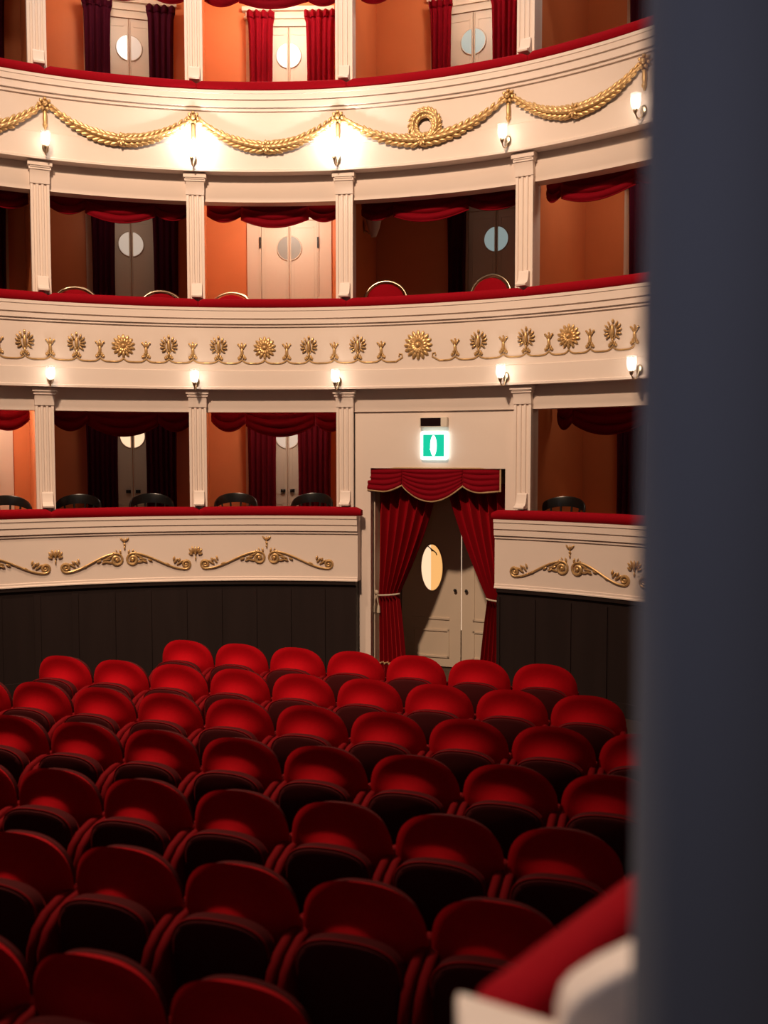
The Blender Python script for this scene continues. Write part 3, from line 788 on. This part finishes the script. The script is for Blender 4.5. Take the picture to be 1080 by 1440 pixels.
# ------------------------------------------------------------------ stalls seats
PHI = .31176
def seat_proto():
    root = empty('theatre_seat')
    def outline(a, w=.268, top=.245, bot=.25):
        c, s_ = cos(a), sin(a)
        e = 2/2.45 if s_ >= 0 else 2/6.0
        x = w*abs(c)**e*(1 if c >= 0 else -1); z = (top if s_ >= 0 else bot)*abs(s_)**(e)*(1 if s_ >= 0 else -1)
        return x, z
    zc = .600; na, nr = 44, 12
    tilt = lambda z: (z-.40)*-.14
    def shell(front, sc=1.0):
        mb = MB(); vs = []; fs = []
        for i in range(nr+1):
            rho = 1-i/nr*.999
            for j in range(na):
                x, z = outline(2*pi*j/na); x *= rho*sc; z = zc+z*rho*sc
                if front:
                    roll = (.006+.024*abs(x/.268)**2)*(1-rho**12)**.5
                    crown = .030*(1-(x/.268)**2)                  # pad bulges gently across its width
                    belly = .130*math.exp(-((z-.57)/.105)**2)*math.exp(-(x/.15)**2)
                    y = -roll-crown-belly
                else: y = .028+.012*(1-rho**3)**.5
                vs.append((x, y+tilt(z), z))
        # edge band
        for i in range(nr):
            for j in range(na): fs.append((i*na+j, i*na+(j+1)%na, (i+1)*na+(j+1)%na, (i+1)*na+j))
        fs.append(tuple(range(nr*na, (nr+1)*na)))
        o = len(vs)
        for j in range(na):
            x, z = outline(2*pi*j/na); k = .90 if front else 1; vs.append((x*sc*k, (.026 if front else .002)+tilt(zc+z*sc*k), zc+z*sc*k))
        for j in range(na): fs.append((j, o+j, o+(j+1)%na, (j+1)%na))
        fs.append(tuple(range(o, o+na)))
        mb.add(vs, fs); return mb
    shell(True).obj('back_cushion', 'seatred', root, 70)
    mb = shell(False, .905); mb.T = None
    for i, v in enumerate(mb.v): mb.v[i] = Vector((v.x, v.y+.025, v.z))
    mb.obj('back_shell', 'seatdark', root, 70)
    # tipped-up seat: rounded slab leaning back, underside toward the stage
    mb = MB(); n = 28; rim = []
    for j in range(n+1):
        a = pi*j/n; x = .215*abs(cos(a))**.8*(1 if cos(a) >= 0 else -1); z = .155*abs(sin(a))**.6
        rim.append((x, .52+z))
    rim = [(.215, .30)]+rim+[(-.215, .30)]
    def lay(s, y, dz=0): return [((x*s), y-(z-.40)*.10, .40+(z-.40)*s+dz) for x, z in rim]
    ly = [lay(.90, -.235), lay(.97, -.228), lay(1.0, -.205), lay(1.0, -.155), lay(.96, -.135), lay(.88, -.125)]
    vs = [p for l in ly for p in l]; m_ = len(rim)
    fs = [(i*m_+j, i*m_+(j+1)%m_, (i+1)*m_+(j+1)%m_, (i+1)*m_+j) for i in range(len(ly)-1) for j in range(m_)]
    fs += [tuple(range(m_)), tuple(range((len(ly)-1)*m_, len(ly)*m_))]
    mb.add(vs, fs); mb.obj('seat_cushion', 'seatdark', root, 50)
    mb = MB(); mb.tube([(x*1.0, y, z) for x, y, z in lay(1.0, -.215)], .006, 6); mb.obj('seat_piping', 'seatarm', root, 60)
    # upholstered side panels that carry the arms
    prof = [(.075, 0), (.075, .60), (.02, .605), (-.12, .60), (-.22, .575), (-.285, .53), (-.32, .46), (-.325, .38), (-.30, .2), (-.26, .03), (-.27, 0)]
    for sg in (-1, 1):
        mb = MB(); x = sg*.2475
        lyr = ((-.022, .90), (-.018, .97), (-.008, 1.0), (.008, 1.0), (.018, .97), (.022, .90))
        vs = []; m_ = len(prof)
        for dx, s in lyr:
            for y, z in prof:
                vs.append((x+dx, -.12+(y+.12)*s, z*(1 if z < .05 else 1-(1-s)*.35)))
        fs = [(i*m_+j, i*m_+(j+1)%m_, (i+1)*m_+(j+1)%m_, (i+1)*m_+j) for i in range(5) for j in range(m_)]+[tuple(range(m_)), tuple(range(5*m_, 6*m_))]
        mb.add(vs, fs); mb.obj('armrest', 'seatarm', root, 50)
    return root
ROWS = [  # name, u of first seat, v, number
 ('back row', -4.433, 7.857, 7), ('second row from the back', -5.086, 6.922, 9), ('third row from the back', -5.215, 6.064, 10), ('fourth row from the back', -4.241, 5.234, 8),
 ('fifth row from the back', -3.833, 4.409, 7), ('sixth row from the back', -3.439, 3.613, 6), ('front row by the stage', -2.484, 2.797, 3)]
NTH = ['first', 'second', 'third', 'fourth', 'fifth', 'sixth', 'seventh', 'eighth', 'ninth', 'tenth']
pro = seat_proto(); first = True
cf, sf = cos(PHI), sin(PHI)
for nm, u0, v, n in ROWS:
    for i in range(n):
        o = pro if first else copy_tree(pro); first = False
        u = u0+.55*i; vv = v+.005
        o.location = (u*cf+vv*sf, -u*sf+vv*cf, 0); o.rotation_euler = (0, 0, -PHI)
        tag(o, 'red seat, %s from the dark wall in the %s' % (NTH[n-1-i], nm), 'theatre seat', 'red stalls seats')

# ------------------------------------------------------------------ stage-side box rail beside the camera
root = empty('box_rail', (.25, 1.3, 0)); tag(root, 'blurred red-cushioned box rail with cream ledge at the foot of the dark wall', 'box rail')
L0 = Vector((.25, 1.3, 0))
def sub(mb):
    for i, v in enumerate(mb.v): mb.v[i] = v-L0
    return mb
P0, P1 = Vector((.090, 1.128, 0)), Vector((.61, 1.745, 0)); d = (P1-P0).normalized(); nn = Vector((d.y, -d.x, 0))
mb = MB(); n, k = 24, 14; vs = []
for i in range(n+1):
    u = i/n; p = P0+(P1-P0)*u; s = sqrt(max(.0, 1-(1-min(1, u/.04+.2))**2))
    for j in range(k):
        w = 2*pi*j/k; a = abs(cos(w))**.7*(1 if cos(w) > 0 else -1); c = abs(sin(w))**.7*(1 if sin(w) > 0 else -1)
        q = p+nn*(.045+.045*a*s); vs.append((q.x, q.y, 1.80+.052*(1+c*s)))
fs = [(i*k+j, i*k+(j+1)%k, (i+1)*k+(j+1)%k, (i+1)*k+j) for i in range(n) for j in range(k)]+[tuple(range(k-1, -1, -1)), tuple(range(n*k, n*k+k))]
mb.add(vs, fs); sub(mb).obj('rail_cushion', 'red', root, 60)
mb = MB(); e = nn*.10; q0, q1 = P0+d*.02, P1
mb.prism([(q0.x, q0.y), ((q0+e).x, (q0+e).y), ((q1+e).x, (q1+e).y), (q1.x, q1.y)], 0, 1.798); sub(mb).obj('rail_panel', 'cream', root, 20)
mb = MB(); mb.prism([(.088, 1.138), (.082, .93), (.40, .90), (.40, .957)], 1.80, 1.898); sub(mb).obj('ledge', 'cream', root, 20, bevel=.008)
mb = MB(); prof = [(.34, 1.78), (.34, 2.04), (.272, 2.012), (.236, 1.994), (.209, 1.976), (.197, 1.962), (.191, 1.94), (.192, 1.91), (.205, 1.86), (.21, 1.78)]
mb.extrude_y(prof, .985, 1.04); 
sub(mb).obj('scroll_bracket', 'cream', root, 20, bevel=.006)

# ------------------------------------------------------------------ light
def point(name, loc, e, c=(1, .8, .6), r=.1):
    L = bpy.data.lights.new(name, 'POINT'); L.energy = e; L.color = c; L.shadow_soft_size = r
    o = bpy.data.objects.new(name, L); COL.objects.link(o); o.location = loc; return o
WARM = (1, .69, .47)
point('chandelier_light', (-2.2, 5.6, 7.6), 90, WARM, .3)
def spot(name, loc, aim, e, c, size, blend, r):
    L = bpy.data.lights.new(name, 'SPOT'); L.energy = e; L.color = c; L.spot_size = rad(size); L.spot_blend = blend; L.shadow_soft_size = r
    o = bpy.data.objects.new(name, L); COL.objects.link(o); o.location = loc
    o.rotation_euler = (Vector(aim)-Vector(loc)).to_track_quat('-Z', 'Y').to_euler()
spot('house_spot_light', (-2.5, 2.0, 9.6), (-.8, 10.3, 3.8), 2850, WARM, 67, .9, .25)  # unseen spot added to light the back wall and balcony fronts
spot('ceiling_downlight', (-3.3, 6.6, 8.6), (-2.3, 6.6, 0), 2400, WARM, 70, 1.0, .25)  # added overhead spot, brightens the lower curve of the seat pads
spot('stage_box_spot', (-1.5, 3.5, 7.0), (.36, 1.35, 1.9), 620, (1, .74, .52), 15, .6, .08)  # narrow unseen spot, added to brighten the near rail cushion and ledge
for a in SC_T+[-40]: point('upper_gallery_light', at(a, R-.3, 8.3), 15, (1, .93, .90), .1)
BL = {(3, 0): 2, (3, 1): 16, (3, 2): 40, (3, 3): 18, (3, 4): 4,
      (2, 0): .3, (2, 1): 3, (2, 2): 26, (2, 3): .4, (2, 4): 8,
      (1, 0): 24, (1, 1): 2.4, (1, 2): 14, (1, 4): 2.0}
for (k, b_), e in BL.items():
    th = (EDGE[b_]+EDGE[b_+1])/2 if b_ else -30
    point('box_lamp_light', at(th, 6.35, TIER[k]['fl']+2.05), e, (1, .84, .70), .12)
point('stage_work_light', (-.55, .35, 2.9), 7.0, (.76, .77, 1.0), .3)
w = bpy.data.worlds.new('World'); SC.world = w; w.use_nodes = True
w.node_tree.nodes['Background'].inputs[0].default_value = (1, .72, .52, 1); w.node_tree.nodes['Background'].inputs[1].default_value = .045

# ------------------------------------------------------------------ camera
cd = bpy.data.cameras.new('camera'); co = bpy.data.objects.new('camera', cd); COL.objects.link(co)
co.location = (0, 0, 2.55); co.rotation_euler = (pi/2-.05978, 0, 0)
cd.sensor_fit = 'VERTICAL'; cd.sensor_height = 36; cd.lens = 36*1350/1440
cd.clip_start = .05; cd.dof.use_dof = True; cd.dof.focus_distance = 10.2; cd.dof.aperture_fstop = .03375/.021
SC.camera = co
vs = SC.view_settings; vs.view_transform = 'Standard'; vs.look = 'None'; vs.exposure = .5; vs.gamma = 1; vs.use_curve_mapping = False
SC.cycles.use_denoising = True; SC.cycles.max_bounces = 6; SC.cycles.diffuse_bounces = 3; SC.cycles.caustics_reflective = False; SC.cycles.caustics_refractive = False
SC.cycles.sample_clamp_indirect = 6
